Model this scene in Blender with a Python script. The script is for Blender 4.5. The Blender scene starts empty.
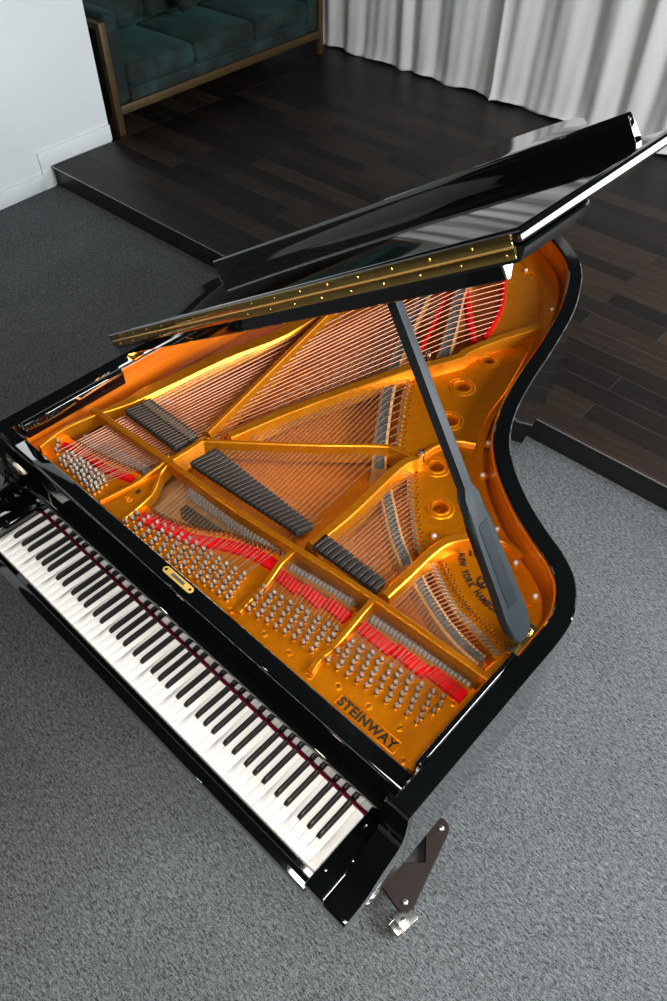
# measured outlines of the piano interior, metres (x along the keyboard, y towards the tail)
D = {
    'flange': [(-0.011, 0.2189), (-0.0255, 0.2965), (-0.0123, 0.3846), (-0.0037, 0.4318), (0.003, 0.4953), (0.0006, 0.5534), (0.0126, 0.6459), (0.0357, 0.8257), (0.0799, 1.0298)],
    'bass_strip': [(0.0539, 0.5686), (0.0829, 0.7843), (0.138, 1.0858)],
    'crossbar': [(-0.002, 0.4071), (0.287, 0.4216), (0.5428, 0.429), (0.744, 0.4464), (0.9505, 0.4645), (1.2668, 0.4781)],
    'S2': [(0.2882, 0.5536), (0.1531, 1.1421)],
    'S3': [(0.3341, 0.5917), (0.3883, 0.8085), (0.497, 1.1424), (0.5346, 1.2009), (0.5791, 1.2996), (0.5805, 1.3382), (0.6118, 1.4514), (0.6702, 1.5972)],
    'S4': [(0.3021, 0.5347), (0.5228, 0.722), (0.6553, 0.842), (0.6937, 0.8625), (0.737, 0.8723)],
    'S5': [(0.7503, 0.4771), (0.7494, 0.6192), (0.7358, 0.8203), (0.7528, 0.8821)],
    'S6': [(0.9734, 0.4861), (0.974, 0.5666), (0.9729, 0.6495), (0.9817, 0.7075), (1.0125, 0.7577)],
    'S0': [(0.3056, 0.4802), (0.2926, 0.515), (0.2902, 0.5448)],
    'link': [(0.2977, 0.4323), (0.3002, 0.4704), (0.3007, 0.5177), (0.3044, 0.5318)],
    'F1a': [(0.2811, 0.4267), (0.2844, 0.3946), (0.2799, 0.3754), (0.2786, 0.3349), (0.2726, 0.2956), (0.2659, 0.2515), (0.261, 0.2189)],
    'F1b': [(0.2942, 0.4285), (0.2975, 0.4015), (0.3033, 0.3774), (0.3212, 0.3506), (0.3378, 0.3188), (0.3467, 0.2718), (0.3527, 0.2192)],
    'F2': [(0.7388, 0.4453), (0.7371, 0.4192), (0.7333, 0.3915), (0.7402, 0.3662), (0.7489, 0.3433), (0.7498, 0.3174), (0.7479, 0.2854), (0.7588, 0.2333)],
    'F3': [(0.9667, 0.4531), (0.9684, 0.4077), (0.9751, 0.3612), (0.9705, 0.3091), (0.9748, 0.2799), (0.9626, 0.3009), (0.9677, 0.2772), (0.9866, 0.2336)],
    'Tflange': [(1.2589, 0.4838), (1.2576, 0.3777), (1.2579, 0.2575), (1.2601, 0.224)],
    'web_mid': [(0.9991, 0.7843), (0.9675, 0.7329), (0.9602, 0.6751)],
    'ridge_mid': [(0.7778, 0.8795), (0.7546, 0.8831), (0.7543, 0.9348), (0.7646, 0.9742), (0.789, 1.0134), (0.8306, 1.0387)],
    'A_bass': [(0.0396, 0.3032), (0.1537, 0.3219), (0.2534, 0.3504)],
    'A_tenor': [(0.3753, 0.2898), (0.439, 0.3013), (0.5153, 0.3328), (0.5808, 0.3716), (0.6376, 0.391), (0.7144, 0.4174)],
    'A_mid': [(0.7422, 0.3909), (0.8412, 0.4095), (0.9468, 0.4225)],
    'A_treb': [(0.9774, 0.4116), (1.1046, 0.427), (1.2498, 0.4402)],
    'R_bass': [(0.0146, 0.2742), (0.0757, 0.2897), (0.1686, 0.3003), (0.2522, 0.3245)],
    'R_tenor': [(0.3738, 0.2609), (0.4442, 0.2829), (0.5178, 0.3004), (0.5821, 0.3397), (0.6581, 0.3737), (0.7257, 0.3843)],
    'R_mid': [(0.7479, 0.3694), (0.8459, 0.3882), (0.9489, 0.4001)],
    'R_treb': [(0.9824, 0.3959), (1.1163, 0.4122), (1.2532, 0.4226)],
    'B_bass': [(0.2634, 1.8161), (0.3114, 1.7088), (0.3647, 1.5907), (0.459, 1.4222), (0.5319, 1.2855)],
    'H_bass': [(0.358, 1.854), (0.4348, 1.7513), (0.5039, 1.6362), (0.5425, 1.5354), (0.5666, 1.4466)],
    'Hred2': [(0.3607, 1.6325), (0.4481, 1.5304), (0.5526, 1.4141)],
    'B_tenor': [(0.2639, 1.5318), (0.3411, 1.3673), (0.4295, 1.186), (0.51, 1.0486), (0.6271, 0.881), (0.6978, 0.7906)],
    'H_tenor': [(0.316, 1.5859), (0.3865, 1.4296), (0.4589, 1.2518), (0.5345, 1.1062), (0.5996, 1.0045), (0.6648, 0.9086), (0.7054, 0.8515)],
    'B_mid': [(0.7356, 0.7666), (0.801, 0.7095), (0.8764, 0.6468), (0.9517, 0.5971)],
    'H_mid': [(0.7501, 0.8528), (0.7927, 0.8038), (0.8416, 0.7462), (0.8924, 0.6955), (0.9462, 0.6442)],
    'B_treb': [(0.9816, 0.5921), (1.0217, 0.5693), (1.0621, 0.551), (1.1078, 0.5322), (1.1535, 0.519), (1.1965, 0.5117), (1.2295, 0.5095)],
    'H_treb': [(0.99, 0.6396), (1.027, 0.6187), (1.0729, 0.5928), (1.1204, 0.571), (1.1571, 0.566), (1.202, 0.5559), (1.2506, 0.5427)],
    'edge_bass': [(0.3445, 1.8714), (0.4208, 1.7666), (0.4919, 1.6517), (0.5285, 1.5478), (0.5591, 1.4497)],
    'edge_tenor': [(0.5076, 1.2406), (0.5086, 1.1622), (0.5398, 1.0775), (0.5894, 1.0041), (0.6468, 0.9222), (0.6871, 0.874)],
    'edge_mid': [(0.7451, 0.8459), (0.7986, 0.7877), (0.8337, 0.75), (0.9029, 0.6808), (0.9468, 0.6457)],
    'edge_treb': [(0.9811, 0.637), (1.0513, 0.5965), (1.1209, 0.5649), (1.1826, 0.5519), (1.2433, 0.5374)],
    'port0': [(0.6385, 1.3716)],
    'port1': [(0.6546, 1.2157)],
    'port2': [(0.7169, 1.0726)],
    'port3': [(0.8015, 0.9042)],
    'port4': [(0.8972, 0.7959)],
    'plate_bolts': [(0.8001, 1.2129), (0.8508, 1.0714), (0.9103, 0.9616), (1.0433, 0.8347), (1.1359, 0.7805), (1.2224, 0.7306), (0.9438, 0.7106), (0.6331, 1.7385), (0.7035, 1.6087), (0.4386, 1.8799)],
    'posts': [(0.764, 0.8801), (0.5167, 1.2239)],
    'rim_ridge': [(0.415, 1.9113), (0.5228, 1.8467), (0.606, 1.7144), (0.6717, 1.5945), (0.7577, 1.3115), (0.7873, 1.1681), (0.8226, 1.0664), (0.8677, 0.982), (0.9167, 0.9233)],
    'damp_bass_near': [(0.0536, 0.4553), (0.2736, 0.4567)],
    'damp_bass_far': [(0.0635, 0.5338), (0.2747, 0.5312)],
    'damp_tenor_near': [(0.3453, 0.456), (0.7153, 0.4771)],
    'damp_tenor_far': [(0.3438, 0.5288), (0.7204, 0.518)],
    'damp_mid_near': [(0.7635, 0.4735), (0.9614, 0.4792)],
    'damp_mid_far': [(0.7594, 0.5153), (0.9583, 0.5103)],
    'ham_bass': [(0.0165, 0.3364), (0.2332, 0.3821)],
    'ham_tenor': [(0.3823, 0.429), (0.5894, 0.4417), (0.7135, 0.4378)],
    'ham_mid': [(0.7485, 0.4132), (0.9242, 0.4382)],
    'ham_treb': [(0.9824, 0.4375), (1.0872, 0.444), (1.1975, 0.4488), (1.2449, 0.4499)],
    'pins_treb': [(0.9911, 0.2857, 0.9878, 0.3158), (1.0172, 0.2873, 0.9965, 0.3541), (1.0436, 0.2894, 1.0204, 0.3598), (1.0681, 0.2936, 1.0457, 0.3634), (1.0909, 0.2961, 1.0693, 0.3656), (1.1157, 0.2995, 1.098, 0.3653), (1.1424, 0.3, 1.118, 0.371), (1.1659, 0.3038, 1.1448, 0.3744), (1.1918, 0.3072, 1.1701, 0.376), (1.2175, 0.3077, 1.1985, 0.3801), (1.2289, 0.3479, 1.2234, 0.385)],
    'pins_mid': [(0.7734, 0.2569, 0.7537, 0.3214), (0.7995, 0.2597, 0.7802, 0.3273), (0.8236, 0.2644, 0.8053, 0.3283), (0.8491, 0.2671, 0.8296, 0.3329), (0.8727, 0.2717, 0.8536, 0.3407), (0.8981, 0.2748, 0.8761, 0.3399), (0.9218, 0.2799, 0.9015, 0.3458), (0.9474, 0.2802, 0.9284, 0.3496), (0.958, 0.3207, 0.9516, 0.3538)],
    'pins_tenor': [(0.3631, 0.2245, 0.3617, 0.259), (0.3973, 0.226, 0.392, 0.2696), (0.4313, 0.2257, 0.4211, 0.2747), (0.4639, 0.2246, 0.4455, 0.2802), (0.495, 0.2255, 0.4681, 0.2862), (0.5254, 0.2253, 0.4937, 0.2909), (0.5494, 0.2267, 0.5175, 0.2962), (0.5711, 0.227, 0.5401, 0.2984), (0.5959, 0.2305, 0.5656, 0.2993), (0.6205, 0.234, 0.5901, 0.3017), (0.6408, 0.2376, 0.6153, 0.3049), (0.6642, 0.2403, 0.6393, 0.3072), (0.6896, 0.2414, 0.6647, 0.3111), (0.7127, 0.2443, 0.6909, 0.3159)],
    'pins_bass': [(0.024, 0.2468, -0.002, 0.2701), (0.0641, 0.2328, 0.055, 0.2605), (0.0945, 0.2311, 0.0833, 0.2664), (0.1264, 0.2311, 0.1144, 0.2702), (0.1608, 0.2291, 0.1463, 0.2699), (0.1917, 0.2292, 0.1797, 0.2715), (0.2175, 0.2295, 0.2088, 0.2695)],
    'sig': [(1.0622, 0.2536), (1.2176, 0.2534), (1.2231, 0.2214), (1.0641, 0.2332)],
    'screws': [(0.838, 0.2416), (0.9114, 0.2461), (1.0437, 0.259), (1.0426, 0.2601), (1.1199, 0.2695), (1.1967, 0.2772), (1.2423, 0.3942), (1.2453, 0.2284), (0.9826, 0.2346), (0.7387, 0.2324)],
    'ny_path': [(1.0177, 0.7124), (1.0374, 0.6899), (1.0645, 0.6673), (1.0985, 0.6485)],
    'ham_path': [(1.111, 0.6449), (1.1422, 0.6346), (1.1697, 0.6309), (1.1977, 0.6317)],
    'ss_path': [(1.0307, 0.733), (1.0501, 0.7429), (1.0886, 0.7421), (1.1362, 0.7228), (1.1802, 0.691)],
    'lyre': [(1.1133, 0.6818)],
    'oval_edge': [(1.0043, 0.7763), (0.9869, 0.7427), (0.9848, 0.6859)],
    'trade': [(0.2969, 0.3052), (0.2974, 0.2702), (0.3007, 0.2294)],
    'lock': [(0.5481, 0.1825), (0.6444, 0.1922)],
}
import bpy, bmesh, math, random
from mathutils import Vector, Matrix
random.seed(7)
SC = bpy.context.scene
COL = SC.collection

# ------------------------------------------------------------------ helpers
def link(o, parent=None):
    COL.objects.link(o)
    if parent is not None: o.parent = parent
    return o
def tag(o, label=None, cat=None, group=None, kind=None):
    if label: o['label'] = label
    if cat: o['category'] = cat
    if group: o['group'] = group
    if kind: o['kind'] = kind
    return o
def empty(name, loc=(0, 0, 0), rz=0.0):
    o = bpy.data.objects.new(name, None); link(o)
    o.location = loc; o.rotation_euler = (0, 0, rz); o.empty_display_size = .1
    return o
class MB:
    """collects shapes; build() makes ONE mesh object"""
    def __init__(s): s.bm = bmesh.new()
    def box(s, x0, x1, y0, y1, z0, z1, bev=0.0, seg=2, M=None):
        r = bmesh.ops.create_cube(s.bm, size=1.0); vs = r['verts']
        for v in vs:
            v.co = Vector(((x0 + x1) / 2 + v.co.x * (x1 - x0), (y0 + y1) / 2 + v.co.y * (y1 - y0), (z0 + z1) / 2 + v.co.z * (z1 - z0)))
        allv = list(vs)
        if bev > 0:
            es = list({e for v in vs for e in v.link_edges})
            rr = bmesh.ops.bevel(s.bm, geom=es, offset=bev, segments=seg, profile=.5, affect='EDGES')
            allv = list({v for f in rr['faces'] for v in f.verts} | {v for v in vs if v.is_valid})
        if M is not None:
            for v in allv: v.co = M @ v.co
        return s
    def poly(s, pts, z0, z1, bev=0.0, M=None, seg=2):
        """extruded convex-or-not outline in xy"""
        area = sum(pts[i][0] * pts[(i + 1) % len(pts)][1] - pts[(i + 1) % len(pts)][0] * pts[i][1] for i in range(len(pts)))
        if area < 0: pts = pts[::-1]
        n = len(pts)
        lo = [s.bm.verts.new((p[0], p[1], z0)) for p in pts]
        hi = [s.bm.verts.new((p[0], p[1], z1)) for p in pts]
        top = s.bm.faces.new(hi); bot = s.bm.faces.new(lo[::-1])
        for i in range(n): s.bm.faces.new((lo[i], lo[(i + 1) % n], hi[(i + 1) % n], hi[i]))
        allv = lo + hi
        if bev > 0:
            es = [e for e in top.edges] + [e for e in bot.edges]
            rr = bmesh.ops.bevel(s.bm, geom=es, offset=bev, segments=seg, profile=.5, affect='EDGES', clamp_overlap=True)
            allv = list({v for f in rr['faces'] for v in f.verts} | {v for v in allv if v.is_valid})
        if M is not None:
            for v in allv: v.co = M @ v.co
        return s
    def sweep(s, pts, prof, closed_ends=True, ups=None):
        """sweep a profile [(across, up)] along 3-D points, across is horizontal"""
        n = len(pts); rings = []
        P3 = [Vector(p) for p in pts]
        for i in range(n):
            a = P3[max(0, i - 1)]; b = P3[min(n - 1, i + 1)]
            d = (b - a); d.z = 0; d.normalize()
            side = Vector((d.y, -d.x, 0))
            k = 1.0
            if 0 < i < n - 1:
                d1 = (P3[i] - a); d1.z = 0; d2 = (b - P3[i]); d2.z = 0
                if d1.length > 1e-6 and d2.length > 1e-6:
                    c = d1.normalized().dot(d2.normalized()); k = 1 / max(.6, math.sqrt(max(0.05, (1 + c) / 2)))
            rings.append([s.bm.verts.new(P3[i] + side * (u * k) + Vector((0, 0, w))) for u, w in prof])
        m = len(prof)
        for i in range(n - 1):
            for j in range(m):
                s.bm.faces.new((rings[i][j], rings[i][(j + 1) % m], rings[i + 1][(j + 1) % m], rings[i + 1][j]))
        if closed_ends:
            s.bm.faces.new(rings[0][::-1]); s.bm.faces.new(rings[-1])
        return s
    def tube(s, pts, r, n=6, r2=None):
        P3 = [Vector(p) for p in pts]; rings = []
        for i, p in enumerate(P3):
            d = (P3[min(len(P3) - 1, i + 1)] - P3[max(0, i - 1)]).normalized()
            ref = Vector((0, 0, 1)) if abs(d.z) < .9 else Vector((1, 0, 0))
            a = d.cross(ref).normalized(); b = d.cross(a)
            rr = r if r2 is None else r + (r2 - r) * i / (len(P3) - 1)
            rings.append([s.bm.verts.new(p + (a * math.cos(2 * math.pi * k / n) + b * math.sin(2 * math.pi * k / n)) * rr) for k in range(n)])
        for i in range(len(P3) - 1):
            for k in range(n):
                s.bm.faces.new((rings[i][k], rings[i][(k + 1) % n], rings[i + 1][(k + 1) % n], rings[i + 1][k]))
        s.bm.faces.new(rings[0][::-1]); s.bm.faces.new(rings[-1])
        return s
    def lathe(s, c, prof, n=16, M=None, caps=True):
        """profile [(r, z)] about the z axis through c"""
        rings = []; vs = []
        for r, z in prof:
            ring = [s.bm.verts.new((c[0] + r * math.cos(2 * math.pi * k / n), c[1] + r * math.sin(2 * math.pi * k / n), c[2] + z)) for k in range(n)]
            rings.append(ring); vs += ring
        for i in range(len(rings) - 1):
            for k in range(n):
                s.bm.faces.new((rings[i][k], rings[i][(k + 1) % n], rings[i + 1][(k + 1) % n], rings[i + 1][k]))
        if caps and prof[0][0] > 1e-5: s.bm.faces.new(rings[0][::-1])
        if caps and prof[-1][0] > 1e-5: s.bm.faces.new(rings[-1])
        if M is not None:
            for v in vs: v.co = M @ v.co
        return s
    def mesh(s, name, mat, smooth=35):
        bmesh.ops.remove_doubles(s.bm, verts=s.bm.verts, dist=1e-6)
        bmesh.ops.recalc_face_normals(s.bm, faces=s.bm.faces)
        me = bpy.data.meshes.new(name); s.bm.to_mesh(me); s.bm.free()
        for m in (mat if isinstance(mat, (list, tuple)) else [mat]): me.materials.append(m)
        if smooth:
            me.polygons.foreach_set('use_smooth', [True] * len(me.polygons))
            me.set_sharp_from_angle(angle=math.radians(smooth))
        me.update()
        return me
    def build(s, name, mat, parent=None, smooth=35):
        return link(bpy.data.objects.new(name, s.mesh(name, mat, smooth)), parent)
def inst(name, me, parent, M=None):
    o = bpy.data.objects.new(name, me); link(o, parent)
    if M is not None: o.matrix_local = M
    return o
def curve2d(name, outline, holes, z, thick, bevel, mat, parent):
    cu = bpy.data.curves.new(name, 'CURVE'); cu.dimensions = '2D'; cu.fill_mode = 'BOTH'
    cu.extrude = thick / 2 - bevel; cu.bevel_depth = bevel; cu.bevel_resolution = 2; cu.offset = -bevel
    for loop in [outline] + holes:
        sp = cu.splines.new('POLY'); sp.points.add(len(loop) - 1); sp.use_cyclic_u = True
        for p, c in zip(sp.points, loop): p.co = (c[0], c[1], 0, 1)
    t = bpy.data.objects.new(name, cu); COL.objects.link(t)
    dg = bpy.context.evaluated_depsgraph_get()
    me = bpy.data.meshes.new_from_object(t.evaluated_get(dg)); bpy.data.objects.remove(t); bpy.data.curves.remove(cu)
    me.materials.clear(); me.materials.append(mat); me.name = name
    me.polygons.foreach_set('use_smooth', [True] * len(me.polygons)); me.set_sharp_from_angle(angle=math.radians(35))
    o = link(bpy.data.objects.new(name, me), parent); o.location.z = z - thick / 2
    return o
def text_mesh(txt, size, depth, mat, M, name, parent, bold=0.0):
    cu = bpy.data.curves.new(name, 'FONT'); cu.body = txt; cu.size = size; cu.extrude = depth; cu.offset = bold
    cu.space_character = 1.10; cu.align_x = 'CENTER'; cu.align_y = 'BOTTOM_BASELINE'
    t = bpy.data.objects.new(name, cu); COL.objects.link(t)
    dg = bpy.context.evaluated_depsgraph_get()
    me = bpy.data.meshes.new_from_object(t.evaluated_get(dg)); bpy.data.objects.remove(t); bpy.data.curves.remove(cu)
    me.materials.clear(); me.materials.append(mat); me.transform(M)
    return link(bpy.data.objects.new(name, me), parent)
def along(pl, t):
    """point at fraction t of a polyline"""
    pl = [Vector(p).to_3d() for p in pl]
    seg = [(pl[i + 1] - pl[i]).length for i in range(len(pl) - 1)]; L = sum(seg); d = t * L
    for i, l in enumerate(seg):
        if d <= l or i == len(seg) - 1:
            return pl[i] + (pl[i + 1] - pl[i]) * (d / l if l > 0 else 0)
        d -= l
def smooth_line(pl, n=40):
    """Catmull-Rom through the points"""
    P = [Vector(p).to_3d() for p in pl]; P = [P[0] * 2 - P[1]] + P + [P[-1] * 2 - P[-2]]
    out = []; m = len(P) - 3
    for k in range(n + 1):
        f = k / n * m; i = min(int(f), m - 1); t = f - i
        a, b, c, d = P[i:i + 4]
        out.append(.5 * ((2 * b) + (c - a) * t + (2 * a - 5 * b + 4 * c - d) * t * t + (3 * b - a - 3 * c + d) * t ** 3))
    return out
def offset_line(pl, d):
    """offset an open 2-D polyline to its left"""
    out = []
    for i in range(len(pl)):
        a = Vector(pl[max(0, i - 1)][:2]); b = Vector(pl[min(len(pl) - 1, i + 1)][:2]); t = (b - a).normalized()
        out.append((pl[i][0] - t.y * d, pl[i][1] + t.x * d))
    return out
def z3(pl, z): return [(p[0], p[1], z) for p in pl]

# ------------------------------------------------------------------ materials
def mat(name, col, rough=.5, metal=0.0, coat=0.0, spec=.5, sheen=0.0):
    m = bpy.data.materials.new(name); m.use_nodes = True
    b = m.node_tree.nodes['Principled BSDF']
    b.inputs['Base Color'].default_value = (*col, 1); b.inputs['Roughness'].default_value = rough
    b.inputs['Metallic'].default_value = metal; b.inputs['Coat Weight'].default_value = coat
    b.inputs['Coat Roughness'].default_value = .04
    b.inputs['Specular IOR Level'].default_value = spec
    if sheen: b.inputs['Sheen Weight'].default_value = sheen; b.inputs['Sheen Roughness'].default_value = .4
    return m
def nodes(m): nt = m.node_tree; return nt, nt.nodes, nt.links, nt.nodes['Principled BSDF']
def noise_col(m, c1, c2, scale=(1, 1, 1), nscale=5, detail=4, lo=.3, hi=.7, bump=0.0, bdist=.002, rough=None, coords='Object'):
    nt, N, L, b = nodes(m)
    tc = N.new('ShaderNodeTexCoord'); mp = N.new('ShaderNodeMapping'); mp.inputs['Scale'].default_value = scale
    nz = N.new('ShaderNodeTexNoise'); nz.inputs['Scale'].default_value = nscale; nz.inputs['Detail'].default_value = detail
    cr = N.new('ShaderNodeValToRGB'); cr.color_ramp.elements[0].position = lo; cr.color_ramp.elements[1].position = hi
    cr.color_ramp.elements[0].color = (*c1, 1); cr.color_ramp.elements[1].color = (*c2, 1)
    L.new(tc.outputs[coords], mp.inputs['Vector']); L.new(mp.outputs['Vector'], nz.inputs['Vector'])
    L.new(nz.outputs['Fac'], cr.inputs['Fac']); L.new(cr.outputs['Color'], b.inputs['Base Color'])
    if bump:
        bp_ = N.new('ShaderNodeBump'); bp_.inputs['Strength'].default_value = bump; bp_.inputs['Distance'].default_value = bdist
        L.new(nz.outputs['Fac'], bp_.inputs['Height']); L.new(bp_.outputs['Normal'], b.inputs['Normal'])
    return m
BLACK = noise_col(mat('piano_black_lacquer', (.0015, .002, .002), .05, coat=1.0, spec=.6), (.001, .0015, .0016), (.002, .0026, .0027), nscale=3)
SATIN = noise_col(mat('satin_black_wood', (.008, .008, .009), .35), (.006, .006, .007), (.012, .012, .013), nscale=9)
PROPM = noise_col(mat('prop_grey_black_lacquer', (.012, .017, .021), .42, spec=.16), (.011, .0155, .019), (.014, .019, .023), nscale=6)
GOLD = noise_col(mat('bronzed_cast_iron', (.70, .205, .001), .36, metal=.72, spec=.3), (.66, .19, .001), (.75, .225, .002), nscale=40, detail=2, bump=.05, bdist=.001)
GOLDS = noise_col(mat('bronzed_strut', (.62, .20, .006), .28, metal=.7, spec=.4), (.58, .18, .005), (.66, .225, .008), nscale=40, detail=2, bump=.04, bdist=.001)
BRASS = noise_col(mat('polished_brass', (.75, .5, .16), .22, metal=1), (.70, .46, .14), (.80, .54, .18), nscale=60, detail=2)
STEEL = noise_col(mat('nickel_steel', (.62, .6, .57), .25, metal=1), (.56, .54, .51), (.68, .66, .63), nscale=80)
PINM = noise_col(mat('nickel_pin_steel', (.74, .70, .64), .3, metal=.9), (.68, .64, .58), (.80, .76, .70), nscale=80)
COIL = noise_col(mat('dark_coil_wire', (.12, .09, .06), .4, metal=.8), (.10, .07, .05), (.15, .11, .07), nscale=200)
WIRE = noise_col(mat('steel_wire', (.15, .085, .045), .5, metal=.6), (.12, .07, .035), (.18, .10, .055), nscale=90)
COPPER = noise_col(mat('copper_winding', (.27, .115, .07), .45, metal=.7), (.235, .10, .058), (.305, .135, .082), nscale=300)
FELT_R = noise_col(mat('red_felt', (.46, .003, .005), .95, spec=.05), (.40, .002, .004), (.53, .004, .006), nscale=120, bump=.2)
FELT_D = noise_col(mat('dark_red_felt', (.16, .006, .022), .95, spec=.1), (.13, .005, .018), (.20, .008, .028), nscale=120)
FELT_B = noise_col(mat('black_felt', (.012, .012, .012), .7), (.008, .008, .008), (.02, .019, .018), nscale=150)
FELT_G = noise_col(mat('hammer_felt', (.20, .185, .17), .9), (.16, .145, .13), (.25, .23, .21), nscale=90)
IVORY = noise_col(mat('white_key_top', (.89, .88, .86), .18, coat=.3), (.87, .86, .84), (.91, .90, .88), nscale=20)
EBONY = noise_col(mat('black_key_top', (.008, .008, .008), .3, spec=.35), (.006, .006, .006), (.012, .011, .011), nscale=40)
CASTM = noise_col(mat('black_cast_letter', (.02, .013, .008), .6, spec=.12), (.015, .01, .006), (.03, .02, .012), nscale=60)
MAPLE = noise_col(mat('maple_bridge', (.42, .20, .07), .4, coat=.3), (.36, .16, .05), (.5, .25, .09), scale=(30, 3, 3), nscale=3)
GRAPH = noise_col(mat('graphite_bridge_top', (.06, .058, .055), .45), (.04, .04, .04), (.09, .086, .08), nscale=60)
SILVER = noise_col(mat('silver_aliquot', (.6, .58, .54), .3, metal=.9), (.5, .48, .45), (.7, .68, .64), nscale=80)
def wood(name, c1, c2, scale, nscale, rough, coat):
    return noise_col(mat(name, c1, rough, coat=coat), c1, c2, scale=scale, nscale=nscale, detail=6, lo=.3, hi=.7)
BOARD = wood('spruce_soundboard', (.34, .075, .001), (.46, .11, .002), (60, 60, 4), 1.2, .35, .2)
VENEER = wood('mahogany_inner_rim', (.46, .095, .003), (.60, .14, .006), (3, 3, 40), 1.5, .28, .5)
WHITE = noise_col(mat('white_wall_paint', (.68, .72, .74), .6), (.66, .70, .72), (.70, .74, .76), nscale=2)
TRIM = noise_col(mat('white_trim_paint', (.72, .76, .78), .4), (.70, .74, .76), (.74, .78, .80), nscale=4)
VELVET = noise_col(mat('green_velvet', (.004, .017, .016), .85, sheen=.0), (.0009, .004, .004), (.0085, .036, .034), nscale=4.5, detail=5, lo=.42, hi=.72, bump=.15)  # noise paints the velvet's dark parts and highlights into its colour
nt, N, L, b = nodes(VELVET); b.inputs['Sheen Weight'].default_value = .15; b.inputs['Sheen Tint'].default_value = (.1, .4, .36, 1)
SOFAB = noise_col(mat('bronze_frame', (.075, .045, .018), .45, metal=.3), (.062, .037, .015), (.088, .054, .021), nscale=10)
LEATHER = noise_col(mat('brown_painted_board', (.018, .0125, .010), .55, spec=.15), (.0155, .0105, .0085), (.021, .0145, .012), nscale=30)
CAST_N = noise_col(mat('caster_nickel', (.36, .355, .34), .3, metal=.95), (.22, .215, .205), (.50, .49, .47), nscale=60)
PANELM = noise_col(mat('matt_dark_panel', (.010, .013, .016), .6, spec=.12), (.009, .012, .0145), (.0115, .015, .018), nscale=20)
BOLTM = noise_col(mat('dull_bolt_steel', (.62, .54, .47), .5, metal=.5), (.56, .48, .41), (.68, .6, .53), nscale=60)
RUBBER = noise_col(mat('black_rubber', (.008, .008, .008), .4, spec=.25), (.01, .01, .01), (.016, .016, .016), nscale=30)

def carpet_mat():
    m = mat('grey_loop_carpet', (.12, .125, .13), .95, spec=.1)
    nt, N, L, b = nodes(m)
    tc = N.new('ShaderNodeTexCoord')
    n0 = N.new('ShaderNodeTexNoise'); n0.inputs['Scale'].default_value = 3.5; n0.inputs['Detail'].default_value = 3
    mp = N.new('ShaderNodeMapping'); mp.inputs['Scale'].default_value = (70, 190, 60); mp.inputs['Rotation'].default_value = (0, 0, .5)
    n1 = N.new('ShaderNodeTexNoise'); n1.inputs['Scale'].default_value = 1.0; n1.inputs['Detail'].default_value = 3; n1.inputs['Distortion'].default_value = .8
    n2 = N.new('ShaderNodeTexNoise'); n2.inputs['Scale'].default_value = 260; n2.inputs['Detail'].default_value = 2
    L.new(tc.outputs['Object'], mp.inputs['Vector']); L.new(mp.outputs['Vector'], n1.inputs['Vector'])
    L.new(tc.outputs['Object'], n0.inputs['Vector']); L.new(tc.outputs['Object'], n2.inputs['Vector'])
    mx = N.new('ShaderNodeMix'); mx.data_type = 'FLOAT'; mx.inputs['Factor'].default_value = .45
    L.new(n1.outputs['Fac'], mx.inputs['A']); L.new(n2.outputs['Fac'], mx.inputs['B'])
    cr = N.new('ShaderNodeValToRGB'); e = cr.color_ramp.elements
    e[0].position = .36; e[0].color = (.0145, .016, .0168, 1); e[1].position = .66; e[1].color = (.185, .199, .206, 1)
    L.new(mx.outputs['Result'], cr.inputs['Fac'])
    m2 = N.new('ShaderNodeMix'); m2.data_type = 'RGBA'; m2.blend_type = 'MULTIPLY'; m2.inputs['Factor'].default_value = .5
    c2 = N.new('ShaderNodeValToRGB'); c2.color_ramp.elements[0].position = .3; c2.color_ramp.elements[1].position = .7
    c2.color_ramp.elements[0].color = (.75, .75, .75, 1); c2.color_ramp.elements[1].color = (1, 1, 1, 1)
    L.new(n0.outputs['Fac'], c2.inputs['Fac']); L.new(cr.outputs['Color'], m2.inputs['A']); L.new(c2.outputs['Color'], m2.inputs['B'])
    L.new(m2.outputs['Result'], b.inputs['Base Color'])
    bu = N.new('ShaderNodeBump'); bu.inputs['Strength'].default_value = .6; bu.inputs['Distance'].default_value = .004
    L.new(mx.outputs['Result'], bu.inputs['Height']); L.new(bu.outputs['Normal'], b.inputs['Normal'])
    return m
CARPET = carpet_mat()
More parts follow.
